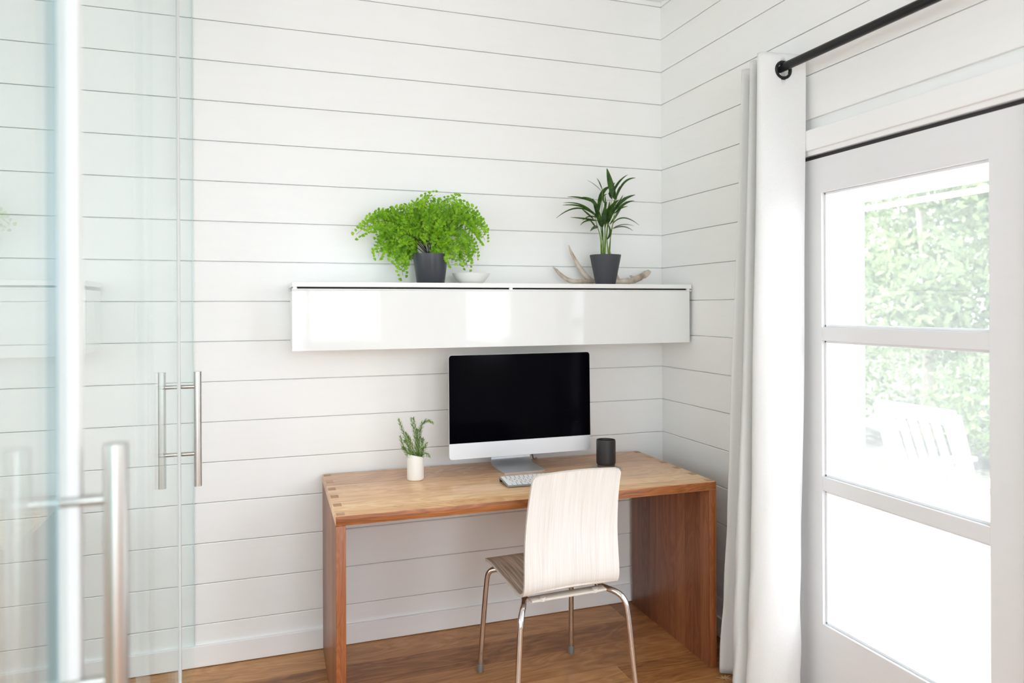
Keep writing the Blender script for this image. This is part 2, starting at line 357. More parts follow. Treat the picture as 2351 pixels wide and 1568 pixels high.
# casing
bm = bmesh.new()
box(bm, -.022, .0, DY1-.095, DY0+.095, 2.030, 2.105, .003); box(bm, -.012, .0, DY1-.02, DY0+.02, 2.012, 2.031, .004)
struct(link('trim_1', bm, M['trim']))
bm = bmesh.new(); box(bm, -.022, .0, DY0+.006, DY0+.09, 0, 2.029, .003); struct(link('trim_2', bm, M['trim']))
bm = bmesh.new(); box(bm, -.022, .0, DY1-.09, DY1-.006, 0, 2.029, .003); struct(link('trim_3', bm, M['trim']))
# jamb lining in the wall thickness
bm = bmesh.new(); box(bm, .05, .16, DY0-.03, DY0, 0, 2.02); box(bm, .05, .16, DY1, DY1+.03, 0, 2.02); box(bm, .05, .16, DY1, DY0, 2.003, 2.03); box(bm, .0, .16, DY1, DY0, -.30, .005)
struct(link('trim_4', bm, M['ext']))
struct(link('trim_7', bx(.006, .046, DY1+.004, DY0-.004, 1.9985, 2.0115), M['dark']))   # dark strip painting the shade in the gap over the door leaf
sd = struct(empty('window_4', (0, 0, 0)))          # screened front of the porch, one metre outside
SY0, SY1, SZ0, SZ1 = -.254, -1.75, -.158, 2.015; a0, a1 = .985, 1.03
bm = bmesh.new(); box(bm, a0, a1, SY0, .55, -.298, 2.45, .003); box(bm, a0, a1, -2.1, SY1, -.298, 2.45, .003)
box(bm, a0, a1, SY1, SY0, -.298, SZ0, .003); box(bm, a0, a1, SY1, SY0, SZ1, 2.45, .003)
link('screen_frame', bm, M['ext'], sd)
bm = bmesh.new()
for (p0, p1, q0, q1) in ((SY0-.030, SY0, SZ0, SZ1), (SY1, SY1+.03, SZ0, SZ1), (SY1+.031, SY0-.031, SZ0, SZ0+.02), (SY1+.031, SY0-.031, SZ1-.022, SZ1), (SY1+.031, SY0-.031, SZ1-.07, SZ1-.045)): box(bm, a0+.010, a1-.006, p0, p1, q0, q1, .003)
link('screen_bead', bm, M['ext'], sd)
bm = bmesh.new(); v = [bm.verts.new(c) for c in ((1.01, SY0, SZ0), (1.01, SY1, SZ0), (1.01, SY1, SZ1), (1.01, SY0, SZ1))]; bm.faces.new(v)
link('hazy_screen_mesh', bm, M['flyscreen'], sd)
# ------------------------------------------------------------------ frameless glass doors on the left
def glass_leaf(n, xg, ya, yb, label, handle=None, seal=None, sw=.024, hz=(1.247, .857, 1.196, .968), sides=(1, -1), st=.018):
    g = struct(empty('door_%d' % n, (0, 0, 0))); g['label'] = label
    link('glass_pane', bx(xg-.005, xg+.005, ya, yb, .012, 2.93), M['tint' if n < 6 else 'tint_deep'], g)
    if seal is not None:
        link('edge_profile', bx(xg-st/2, xg+st/2, seal-sw/2, seal+sw/2, .012, 2.93, .003), M['seal'], g)
    if handle is not None:
        h = bpy.data.objects.new('handle', None); C.objects.link(h); h.parent = g
        for s in sides:
            bm = bmesh.new(); tube(bm, [(xg+s*.060, handle, hz[1]), (xg+s*.060, handle, hz[0])], .0125 if len(sides) > 1 else .0150, 24); link('grip_bar', bm, M['steel'], h, 40)
        for z in hz[2:]:
            bm = bmesh.new(); tube(bm, [(xg-(.055 if len(sides) > 1 else .006), handle, z), (xg+.055, handle, z)], .007, 16); link('handle_post', bm, M['steel'], h, 40)
    return g
XG = -2.182
glass_leaf(3, XG, -.572, -.004, 'clear glass leaf against the plank wall with upright steel pull', -.53, -.56, .020, st=.020)
glass_leaf(4, XG, -1.335, -.574, 'clear glass leaf between the two steel pulls', None, -1.325, .020, st=.028)
glass_leaf(5, XG+.022, -2.185, -1.337, 'blurred near glass leaf with large upright steel pull', -2.14, -2.128, .030, (1.285, .90, 1.213, .976), (1,), .036)
l6 = glass_leaf(6, XG+.022, -3.3, -2.192, 'nearest glass leaf at the left edge, reflecting the cabinet')
link('glass_edge', bx(XG+.016, XG+.028, -2.192, -2.188, .012, 2.93), M['teal_edge'], l6)
glass_leaf(7, XG-.035, -3.3, -2.21, 'second glass leaf close behind the nearest one')
bm = bmesh.new(); box(bm, XG-.03, XG+.05, -3.4, 0, 2.93, 3.0); struct(link('trim_5', bm, M['alu']))
bm = bmesh.new(); box(bm, XG-.006, XG+.006, -.0035, .0, 0, 2.93); struct(link('trim_6', bm, M['glass_edge']))

# ------------------------------------------------------------------ desk
W_, D_, H_, T_ = 1.508, .665, .75, .034
desk = tag(empty('desk', (-1.671, -.020, 0), math.radians(-.75)), 'wooden waterfall desk with finger joints, standing against the plank wall', 'desk')
def two_mat(bm, face_test):
    bm.normal_update()
    for f in bm.faces: f.material_index = face_test(f)
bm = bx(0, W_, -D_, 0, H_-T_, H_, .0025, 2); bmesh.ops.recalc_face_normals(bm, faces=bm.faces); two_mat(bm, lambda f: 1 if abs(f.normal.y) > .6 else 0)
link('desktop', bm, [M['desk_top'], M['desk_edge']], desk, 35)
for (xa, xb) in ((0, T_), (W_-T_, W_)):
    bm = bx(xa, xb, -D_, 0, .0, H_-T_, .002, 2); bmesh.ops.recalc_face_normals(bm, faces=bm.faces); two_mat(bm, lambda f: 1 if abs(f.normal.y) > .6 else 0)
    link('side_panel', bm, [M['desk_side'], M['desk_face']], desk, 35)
for (xa, xb) in ((.004, .033), (W_-.033, W_-.004)):
    for i in range(6):
        c = -(.028+i*(D_-.056)/5.0); hw = .017 if i in (0, 5) else .021
        link('finger_joint', bx(xa, xb, c-hw, c+hw, H_-.004, H_+.0004), M['joint'], desk)
# ------------------------------------------------------------------ wall cabinet
cab = tag(empty('wall_cabinet', (-1.803, 0, 1.293)), 'long white high-gloss wall cabinet hung over the desk', 'cabinet')
CW = 1.795
link('body', bx(.004, CW-.012, -.258, -.001, .004, .238, .001), M['matt_white'], cab)
link('top_panel', bx(0, CW, -.279, -.001, .2515, .2705, .001), M['matt_white'], cab)
link('flap_door', bx(0, CW-.010, -.279, -.260, 0, .2385, .0012), M['gloss'], cab)
link('shadow_gap', bx(.022, CW-.022, -.266, -.262, .2385, .2515), M['gap'], cab)
link('door_rail', bx(.0, CW-.0, -.2790, -.268, .2390, .2440, .0008), M['matt_white'], cab)
for xx in (.004, CW*.5-.004, CW-.022): link('hinge_block', bx(xx, xx+.014, -.276, -.262, .244, .2515), M['matt_white'], cab)
# ------------------------------------------------------------------ computer
mon = tag(empty('desktop_computer', (-.848, -.2, .75), math.radians(0)), 'silver all-in-one computer with switched-off black screen on the desk', 'computer')
MW, MH, MZ = .650, .438, .071
tilt = Matrix.Rotation(math.radians(-1.0), 3, 'X')
def tl(o): o.location = (0, -.056, MZ+MH/2); o.rotation_euler = tilt.to_euler(); return o
bm = rounded_plate(MW, MH, .006, .014)
# bulged rear shell
for ring, (sc, yy) in enumerate(((.93, .014), (.6, .034), (.25, .045))):
    pass
back = [f for f in bm.faces if all(abs(v.co.y-.006) < 1e-6 for v in f.verts)][0]
for sc, yy in ((.94, .014), (.66, .034), (.3, .046)):
    r = bmesh.ops.inset_individual(bm, faces=[back], thickness=.0001, use_even_offset=True)
    cx = Vector((0, 0, 0))
    for v_ in back.verts: v_.co = Vector((math.copysign(1, v_.co.x)*min(abs(v_.co.x), 9), yy, v_.co.z))
    lim = (MW/2*sc, MH/2*sc); mx_ = max(abs(v_.co.x) for v_ in back.verts); mz_ = max(abs(v_.co.z) for v_ in back.verts)
    for v_ in back.verts: v_.co.x *= lim[0]/mx_; v_.co.z *= lim[1]/mz_
tl(link('case', bm, M['alu_white'], mon, 30))
# black glass: upper part with rounded top corners
bm = bmesh.new(); pts = []; CH = .0665; e = .0005; r = .013
for (cx, cz, a0_) in ((MW/2-e-r, MH/2-e-r, 0), (-MW/2+e+r, MH/2-e-r, 90)):
    for i in range(9): a = math.radians(a0_+90*i/8); pts.append((cx+r*math.cos(a), cz+r*math.sin(a)))
pts += [(-MW/2+e, -MH/2+CH), (MW/2-e, -MH/2+CH)]
f = [bm.verts.new((x, -.0012, z)) for x, z in pts]; b = [bm.verts.new((x, .0005, z)) for x, z in pts]; bm.faces.new(f); bm.faces.new(b)
for i in range(len(pts)): j = (i+1) % len(pts); bm.faces.new((f[i], f[j], b[j], b[i]))
tl(link('screen', bm, M['screen'], mon))
# small faint fruit-shaped mark on the chin
bm = bmesh.new(); lp = []
for i in range(28):
    a = 2*PI*i/28; rr = .0088*(1-.10*math.exp(-((a-PI/2)/.35)**2)-.06*math.exp(-((a-3*PI/2)/.3)**2))
    x, z = rr*math.cos(a), rr*1.02*math.sin(a)
    if math.hypot(x-.0118, z-.001) < .0052: x -= .0035
    lp.append(bm.verts.new((x, -.0004, z)))
bm.faces.new(lp); lf = [bm.verts.new(c) for c in ((0.0, -.0004, .0098), (.0014, -.0004, .0128), (.0044, -.0004, .0146), (.0034, -.0004, .0116))]; bm.faces.new(lf)
mk = link('logo_mark', bm, plain('faint_grey_mark', (205, 208, 212), .5), mon); mk.location = (0, -.0562, MZ+.036); mk.rotation_euler = tilt.to_euler()
# bent-sheet stand
bm = bmesh.new(); prof = [(-.098, .0035), (-.06, .0035), (.045, .0035), (.075, .006), (.092, .016), (.099, .034), (.094, .060), (.078, .088), (.050, .125), (.028, .150)]
P = [Vector((0, y, z)) for y, z in prof]
for _ in range(2):
    Q = [P[0]]
    for i in range(len(P)-1): Q += [P[i]*.75+P[i+1]*.25, P[i]*.25+P[i+1]*.75]
    P = Q+[P[-1]]
rows = []
for i, p in enumerate(P):
    d = (P[min(i+1, len(P)-1)]-P[max(i-1, 0)]).normalized(); n_ = Vector((0, -d.z, d.y)); hw = .095 if p.z < .02 else .095-.008*min(1, (p.z-.02)/.06)
    if i < 3: hw -= (.006, .0025, .0008)[i]
    rows.append([bm.verts.new((s*hw, p.y+n_.y*k, p.z+n_.z*k)) for s, k in ((-1, .003), (1, .003), (1, -.003), (-1, -.003))])
for A_, B_ in zip(rows, rows[1:]):
    for k in range(4): bm.faces.new((A_[k], A_[(k+1) % 4], B_[(k+1) % 4], B_[k]))
bm.faces.new(rows[0]); bm.faces.new(rows[-1]); link('stand', bm, M['alu'], mon, 40)
bm = bmesh.new(); tube(bm, [(.04, .02, .16), (.06, .06, .10), (.105, .105, .05), (.118, .12, .008), (.14, .15, .004), (.15, .160, .0035)], .003, 8, smoothn=3); link('power_cable', bm, M['rubber'], mon, 60)
# ------------------------------------------------------------------ keyboard
kb = tag(empty('keyboard', (-.861, -.462, .75), math.radians(-1.5)), 'thin white wireless keyboard lying before the computer', 'keyboard')
KW, KD = .282, .120
slope = math.atan2(.0115, KD)
ko = bpy.data.objects.new('tray', None)
bm = bx(-KW/2, KW/2, -KD/2, KD/2, 0, .0038, .0012); tr = link('tray', bm, M['keyplate'], kb); tr.rotation_euler = (slope, 0, 0); tr.location = (0, 0, .0085)
bm = bmesh.new(); tube(bm, [(-KW/2+.001, KD/2-.010, .0085), (KW/2-.001, KD/2-.010, .0085)], .0082, 16); link('battery_barrel', bm, M['dark'], kb, 40)
rowsz = [(14, .012)] + [(14, .0165)]*1 + [(14, .0165), (13, .0165), (12, .0165), (9, .0165)]
yk = KD/2-.004
for ri, (nk, hk) in enumerate(rowsz):
    usable = KW-.008; pitch = usable/nk; shiftk = 0
    widths = [1.0]*nk
    if ri == 1: widths[-1] = 1.5
    if ri == 2: widths[0] = 1.5
    if ri == 3: widths[0] = widths[-1] = 1.75
    if ri == 4: widths[0] = widths[-1] = 2.3
    if ri == 5: widths = [1, 1, 1, 1.25, 5, 1.25, 1, 1, 1]
    sc = usable/sum(widths); xk = -usable/2
    for wk in widths:
        o = link('key', bx(xk+.0014, xk+wk*sc-.0014, yk-hk+.0004, yk-.0004, .0040, .0062, .0007, 1), M['key'], kb); o.rotation_euler = (slope, 0, 0); o.location = (0, 0, .0085); xk += wk*sc
    yk -= hk+.0025
# ------------------------------------------------------------------ mouse
bm = bmesh.new(); bmesh.ops.create_uvsphere(bm, u_segments=32, v_segments=16, radius=1)
for v_ in bm.verts:
    c = v_.co; k = (abs(c.x)**2.6+abs(c.y)**2.6)**(1/2.6); q = math.hypot(c.x, c.y)
    if k > 1e-6: c.x *= q/k; c.y *= q/k
    c.x *= .029; c.y *= .0565; c.z = max(c.z, -.15)*.021+.0035
mouse = link('computer_mouse', bm, M['key'], None, 60); mouse.location = (-.617, -.470, .7502); mouse.rotation_euler = (0, 0, .1)
tag(mouse, 'low white computer mouse right of the keyboard, mostly hidden by the chair back', 'mouse')
# ------------------------------------------------------------------ cup and coaster
co = link('coaster', bx(-.049, .049, -.049, .049, 0, .006, .001), M['slate']); co.location = (-.478, -.336, .7501); co.rotation_euler = (0, 0, -.02)
tag(co, 'square grey stone coaster under the black cup', 'coaster')
cup = tag(empty('cup', (-.482, -.331, .7562)), 'tall black stoneware tumbler with bare clay foot on a coaster', 'cup')
link('vessel', lathe([(.0385, .0105), (.0415, .016), (.0425, .022), (.0425, .112), (.0415, .1185), (.0395, .1185), (.0385, .112), (.038, .03), (.02, .02)]), M['cup'], cup, 40)
link('clay_foot', lathe([(.036, 0), (.038, .002), (.0385, .0105), (.03, .012)]), M['clay'], cup, 40)
bm = bmesh.new(); tube(bm, [(.0405*math.cos(2*PI*i/40), .0405*math.sin(2*PI*i/40), .1188) for i in range(41)], .0011, 6, cap=False); link('rim', bm, M['clay'], cup, 60)
# ------------------------------------------------------------------ vase with rosemary
VX, VY = -1.315, -.248
vs1 = tag(empty('vase', (VX, VY, .7502)), 'small white stone vase with slanted rim holding rosemary', 'vase')
sl = lambda x, y, z: (-.26*x-.10*y) if z > .06 else 0
link('vessel', lathe([(.0310, 0), (.0335, .002), (.0345, .008), (.0345, .05), (.034, .098), (.0325, .099), (.031, .098), (.030, .065), (.028, .03)], slant=sl), M['vase'], vs1, 40)
ros = tag(empty('rosemary', (VX, VY, .7502)), 'bunch of fresh green rosemary sprigs in the white vase', 'plant')
SPR = [[(560, 930), (560, 640), (470, 200)], [(500, 930), (350, 560), (225, 215)], [(620, 930), (640, 520), (655, 400), (700, 280), (800, 225), (895, 265)], [(520, 930), (430, 640), (370, 480)],
       [(600, 930), (580, 560), (515, 190)], [(470, 920), (330, 780), (255, 560)], [(640, 930), (720, 800), (770, 690)], [(650, 920), (700, 760), (660, 560)], [(650, 910), (740, 870), (825, 925)], [(540, 920), (480, 700), (420, 560)], [(600, 930), (610, 640), (590, 420)], [(430, 900), (350, 820), (300, 760)], [(480, 900), (400, 700), (350, 640)], [(620, 900), (680, 700), (700, 600)]]
st = bmesh.new(); fo = bmesh.new(); org = Vector((VX, VY, .7502))
def poly_eval(P_, t):
    s_ = t*(len(P_)-1); i = min(int(s_), len(P_)-2); f_ = s_-i
    g = lambda k: P_[max(0, min(len(P_)-1, k))]
    a, b, c, d = g(i-1), g(i), g(i+1), g(i+2)
    return .5*((2*b)+(c-a)*f_+(2*a-5*b+4*c-d)*f_*f_+(3*b-a-3*c+d)*f_**3)
for si, S_ in enumerate(SPR):
    yo = VY+(-.018, .014, .004, -.02, .016, -.01, -.012, .012, -.016, .018, -.006, .008, -.022, -.022)[si]
    P_ = [at(890+c[0]/8.71, 940+c[1]/8.71, yo+(.012*random.uniform(-1, 1) if k else 0))-org for k, c in enumerate(S_)]
    P_[0].x = max(-.02, min(.02, P_[0].x)); P_[0].y = max(-.018, min(.018, P_[0].y)); P_[0].z = .085
    L = sum((P_[i+1]-P_[i]).length for i in range(len(P_)-1)); n_ = max(8, int(L/.0030))
    pts = [poly_eval(P_, i/n_) for i in range(n_+1)]
    tube(st, [P_[0]-Vector((0, 0, .045))]+pts, [.0013]*(len(pts)//2+1)+[.0009]*(len(pts)-len(pts)//2), 5)
    for i, p in enumerate(pts[2:], 2):
        t_ = i/n_; d = (pts[min(i+1, n_)]-pts[i-1]).normalized(); sidev = d.orthogonal().normalized()
        for k in range(3):
            ang = i*2.4+k*2.09+random.uniform(-.4, .4); rv = Matrix.Rotation(ang, 3, d) @ sidev
            ln = (.0175-.006*t_*t_)*random.uniform(.7, 1.15); open_ = .95-.5*(t_ > .9)
            dr = (rv*open_+d*random.uniform(.5, 1.0)).normalized(); tip = p+dr*ln+d*ln*.12; wv = d.cross(dr).normalized()*.0013; mid = p+dr*ln*.5
            a_, b_, c_, d_ = fo.verts.new(p), fo.verts.new(mid+wv), fo.verts.new(tip), fo.verts.new(mid-wv); fo.faces.new((a_, b_, c_, d_))
link('stems', st, M['palm_stem'], ros, 60); link('foliage', fo, M['rosemary'], ros)
# ------------------------------------------------------------------ fern
FX, FY, SH = -1.222, -.135, 1.5637
fern = tag(empty('potted_fern', (FX, FY, SH)), 'bright green maidenhair fern in a charcoal pot on the wall cabinet', 'plant')
link('pot', lathe([(.058, 0), (.0595, .002), (.0765, .124), (.0770, .128), (.0745, .128), (.072, .118), (.066, .1)]), M['potdark'], fern, 40)
link('soil', lathe([(.060, .10), (.0715, .112), (.03, .116)]), M['soil'], fern, 60)
FR = [((985, 578), (905, 455), (818, 538)), ((985, 578), (885, 500), (868, 588)), ((980, 578), (905, 515), (925, 632)), ((985, 578), (925, 490), (868, 492)), ((985, 578), (940, 470), (912, 488)),
      ((985, 575), (955, 470), (1000, 448)), ((990, 575), (1005, 465), (1052, 458)), ((990, 575), (1050, 450), (1098, 505)), ((995, 575), (1085, 455), (1113, 552)), ((995, 575), (1065, 505), (1090, 590)),
      ((995, 575), (1062, 520), (1073, 614)), ((990, 575), (1030, 525), (1038, 604)), ((990, 572), (1000, 515), (1008, 612)), ((980, 570), (925, 530), (902, 590)), ((980, 570), (945, 520), (945, 600)),
      ((985, 570), (950, 485), (925, 520)), ((985, 570), (975, 480), (985, 470)), ((990, 570), (1020, 490), (1060, 500)), ((980, 575), (890, 540), (884, 560)), ((985, 575), (965, 470), (945, 475)), ((990, 575), (1030, 470), (1070, 475)), ((985, 575), (900, 480), (845, 510))]
rf = random.Random(3)
for i in range(15): 
    ex_, ez_ = rf.uniform(-85, 80), rf.uniform(-55, 45)
    FR.append(((985+rf.uniform(-8, 8), 576), (985+ex_*.6, 500+ez_*.4), (985+ex_, 535+ez_)))
st = bmesh.new(); fo = bmesh.new(); org = Vector((FX, FY, SH))
def leaflet(fo, p, d, nrm, s_, rr):
    """fan-shaped leaflet with a lobed outer edge"""
    sd_ = d.cross(nrm).normalized(); vs_ = [fo.verts.new(p)]
    for k, (a, q) in enumerate(((-52, .74), (-38, .95), (-20, 1.0), (-12, .90), (6, 1.04), (16, .92), (36, .98), (52, .74))):
        a = math.radians(a); vs_.append(fo.verts.new(p+(d*math.cos(a)+sd_*math.sin(a))*s_*q+nrm*s_*.12*math.cos(a*2)))
    fo.faces.new(vs_)
toc = (CAM-org).normalized()
for fi, (A_, B_, C_) in enumerate(FR):
    yo = FY-.02 if fi < 22 else FY+rf.uniform(-.08, .06)
    ye = FY+(rf.uniform(-.09, .07)); ye = min(ye, -.03)
    a, b, c = at(*A_, FY+rf.uniform(-.02, .02))-org, at(*B_, (yo+ye)/2)-org, at(*C_, ye)-org
    a.z = .112; a.x *= .6
    L = (b-a).length+(c-b).length; n_ = 16; pts = [bez(a, b, c, i/n_) for i in range(n_+1)]
    tube(st, pts, [.0011]*8+[.0006]*(len(pts)-8), 5)
    t0 = .42 if fi < 22 else .35; m_ = max(6, int(L*(1-t0)/.0115))
    for j in range(m_+1):
        t_ = t0+(1-t0)*j/m_; p = bez(a, b, c, t_); d = (bez(a, b, c, min(1, t_+.03))-bez(a, b, c, t_-.03)).normalized()
        pl = .043*(1-((t_-t0)/(1-t0))**1.5)*rf.uniform(.7, 1.15)+.012; side = 1 if j % 2 else -1
        sv = d.cross(toc).normalized()*side; pd = (d*.72+sv*.85+toc*rf.uniform(-.3, .35)+Vector((0, 0, -.12))).normalized()
        q = max(1, int(pl/.0105)); tp = [p+pd*pl*k/q+Vector((0, 0, -.10*pl*(k/q)**2)) for k in range(q+1)]
        if q > 1: tube(st, tp, .0004, 3, cap=False)
        for k in range(1, q+1):
            for s_ in ((1, -1) if k < q else (0,)):
                ld = (pd*.55+pd.cross(toc).normalized()*s_*.9+toc*rf.uniform(-.35, .35)).normalized() if s_ else (pd+Vector((0, 0, -.3))).normalized()
                nr = (toc+Vector((rf.uniform(-.6, .6), rf.uniform(-.6, .6), rf.uniform(-.2, .9)))).normalized()
                leaflet(fo, tp[k], ld, nr, rf.uniform(.0100, .0148)*(1.1 if k == q else 1), rf)
for v_ in fo.verts:
    if v_.co.y+FY > -.004: v_.co.y = -.004-FY
link('stems', st, M['fern_stem'], fern, 60); link('foliage', fo, M['fern'], fern)
# ------------------------------------------------------------------ bowl
bw = link('bowl', lathe([(.040, 0), (.0465, .001), (.060, .012), (.076, .031), (.0845, .047), (.0830, .0475), (.074, .034), (.056, .014), (.03, .006)], 64), M['porcelain'], None, 40)
bw.location = (-1.040, -.135, SH); tag(bw, 'small shallow white bowl on the wall cabinet beside the fern', 'bowl')
# ------------------------------------------------------------------ palm
PX, PY = -.398, -.165
palm = tag(empty('potted_palm', (PX, PY, SH)), 'dark green young palm in a tapered charcoal pot before the antler', 'plant')
link('pot', lathe([(.0450, 0), (.0460, .001), (.0725, .1345), (.0725, .1385), (.0700, .1385), (.0675, .13), (.06, .11)]), M['potmatt'], palm, 40)
link('soil', lathe([(.055, .11), (.0655, .122), (.03, .126)]), M['soil'], palm, 60)
LV = [((745, 690), (540, 470), (280, 690), 22), ((700, 640), (580, 520), (350, 545), 20), ((690, 620), (560, 500), (360, 518), 16), ((690, 510), (560, 440), (405, 452), 18), ((755, 650), (735, 470), (565, 455), 44),
      ((790, 390), (720, 310), (625, 262), 14), ((800, 380), (770, 280), (735, 240), 12), ((945, 480), (900, 330), (850, 130), 74), ((905, 470), (940, 290), (1085, 200), 30), ((950, 480), (1010, 230), (1172, 238), 30),
      ((755, 630), (755, 360), (895, 335), 48), ((885, 440), (885, 360), (940, 290), 34), ((950, 600), (1000, 460), (1168, 428), 42), ((950, 640), (1030, 500), (1158, 497), 30), ((930, 640), (1000, 560), (1085, 558), 18),
      ((910, 760), (1020, 610), (1212, 770), 15), ((910, 810), (1020, 735), (1155, 778), 13), ((920, 810), (1030, 750), (1142, 830), 13), ((745, 720), (620, 690), (438, 680), 20), ((745, 720), (600, 690), (550, 772), 18),
      ((745, 690), (650, 640), (575, 720), 18), ((750, 795), (700, 770), (662, 836), 36), ((830, 800), (825, 620), (830, 430), 36), ((790, 790), (750, 640), (690, 468), 52), ((840, 760), (830, 570), (950, 540), 48), ((870, 740), (860, 560), (985, 485), 52),
      ((850, 930), (905, 850), (860, 760), 40), ((800, 940), (785, 850), (800, 780), 30), ((775, 780), (740, 680), (720, 600), 44), ((870, 720), (920, 560), (1055, 450), 48), ((850, 760), (900, 640), (940, 470), 46), ((800, 800), (810, 640), (850, 500), 44),
      ((940, 560), (1000, 500), (1030, 430), 16), ((820, 520), (780, 430), (850, 420), 20), ((910, 480), (850, 380), (890, 440), 30), ((720, 800), (700, 740), (640, 700), 16), ((950, 500), (960, 400), (995, 330), 20), ((780, 760), (700, 600), (610, 590), 34), ((880, 760), (960, 640), (1020, 560), 34), ((700, 700), (640, 640), (560, 580), 20), ((820, 760), (870, 660), (880, 500), 40), ((860, 800), (850, 660), (890, 560), 40)]
fo = bmesh.new(); st = bmesh.new(); org = Vector((PX, PY, SH)); rp = random.Random(11)
for (A_, B_, C_, wd) in LV:
    y0_ = PY+rp.uniform(-.03, .03); y1_ = min(-.02, PY+rp.uniform(-.11, .11))
    cv = lambda c, yy: at(1220+c[0]/4.9, 360+c[1]/4.9, yy)-org
    a, b, c = cv(A_, y0_), cv(B_, (y0_+y1_)/2), cv(C_, y1_); n_ = 14; hw = wd/4.9*.00186/2*1.1; tw = rp.uniform(-.7, .7)
    L_, R_, Mi = [], [], []
    for i in range(n_+1):
        t_ = i/n_; p = bez(a, b, c, t_); d = (bez(a, b, c, min(1, t_+.02))-bez(a, b, c, max(0, t_-.02))).normalized()
        s_ = d.cross(toc).normalized(); s_ = (Matrix.Rotation(tw, 3, d) @ s_); nn = s_.cross(d)
        h = hw*(math.sin(PI*min(1, t_**.8*.96+.03))**.75)+.0002
        L_.append(fo.verts.new(p+s_*h+nn*h*.35)); R_.append(fo.verts.new(p-s_*h+nn*h*.35)); Mi.append(fo.verts.new(p))
    for i in range(n_):
        fo.faces.new((L_[i], L_[i+1], Mi[i+1], Mi[i])); fo.faces.new((Mi[i], Mi[i+1], R_[i+1], R_[i]))
for pth, r in (([(785, 1110), (775, 900), (740, 780), (700, 620)], 7), ([(822, 1110), (828, 900), (825, 600), (830, 440)], 9), ([(812, 1110), (808, 940), (800, 780)], 9), ([(872, 1110), (885, 950), (915, 760), (955, 470)], 7),
               ([(880, 1110), (890, 900), (905, 800), (960, 620)], 8), ([(790, 1110), (790, 900), (760, 640)], 6), ([(865, 1110), (850, 900), (870, 740)], 8), ([(830, 1110), (850, 800), (900, 500)], 6), ([(800, 1110), (790, 700), (800, 390)], 5)):
    y0_ = PY+rp.uniform(-.02, .02); P_ = [at(1220+x/4.9, 360+z/4.9, y0_+.01*k*rp.uniform(-1, 1))-org for k, (x, z) in enumerate(pth)]
    tube(st, [poly_eval(P_, i/16) for i in range(17)], [r/4.9*.00186*(1-.5*i/16) for i in range(17)], 6)
for v_ in fo.verts:
    if v_.co.y+PY > -.004: v_.co.y = -.004-PY
link('stems', st, M['palm_stem'], palm, 60); link('foliage', fo, M['palm'], palm, 60)
# ------------------------------------------------------------------ antler
AX, AY = -.40, -.062
org = Vector((AX, AY, SH)); bm = bmesh.new(); ks = .00186/4.9*1.0
def apath(pts, y0_=AY, dy=0): return [at(1220+x/4.9, 360+z/4.9, y0_+dy*i/len(pts))-org for i, (x, z, r) in enumerate(pts)], [r*ks for (x, z, r) in pts]
main = [(1325, 1290, 30), (1305, 1305, 40), (1270, 1330, 40), (1215, 1360, 42), (1150, 1390, 42), (1060, 1400, 34), (960, 1402, 30), (850, 1402, 30), (740, 1400, 30), (640, 1398, 30), (540, 1405, 26), (450, 1400, 30), (380, 1370, 26), (310, 1310, 22), (270, 1265, 15), (240, 1236, 5)]
P_, R_ = apath(main)
lift = max(0, max((R_[i]+.0005)-P_[i].z for i in range(len(P_))))
for i, p in enumerate(P_): p.z = max(p.z, R_[i]*.96+.0003)
tube(bm, P_, R_, 14, smoothn=2)
for pts in ([(700, 1405, 30), (640, 1370, 34), (580, 1300, 32), (525, 1220, 27), (480, 1140, 22), (440, 1060, 16), (418, 993, 5)], [(1010, 1410, 26), (965, 1370, 26), (940, 1300, 24), (915, 1180, 20), (885, 1080, 14), (852, 985, 5)],
            [(1190, 1385, 20), (1150, 1360, 15), (1125, 1345, 10), (1105, 1334, 5)], [(310, 1310, 12), (298, 1285, 7), (294, 1262, 3)]):
    P_, R_ = apath(pts)
    for i, p in enumerate(P_): p.z = max(p.z, R_[i]*.9+.0003)
    tube(bm, P_, R_, 12, smoothn=2)
bm.verts.index_update()
from mathutils import noise as mnoise
for v_ in bm.verts:
    X = v_.co; q = max(0, min(1, (X.x+AX+.285)/.10))
    if q > 0: v_.co += mnoise.noise_vector(X*95)*.0055*q + mnoise.noise_vector(X*240)*.0025*q
ant = link('antler', bm, M['antler'], None, 180); ant.location = (AX, AY, SH); tag(ant, 'pale shed deer antler lying behind the potted palm on the cabinet', 'antler')

# ------------------------------------------------------------------ chair
ch = tag(empty('chair', (-.878, -.655, 0), math.radians(2.8)), 'white limed plywood chair with chrome tube legs, seen from behind at the desk', 'chair')
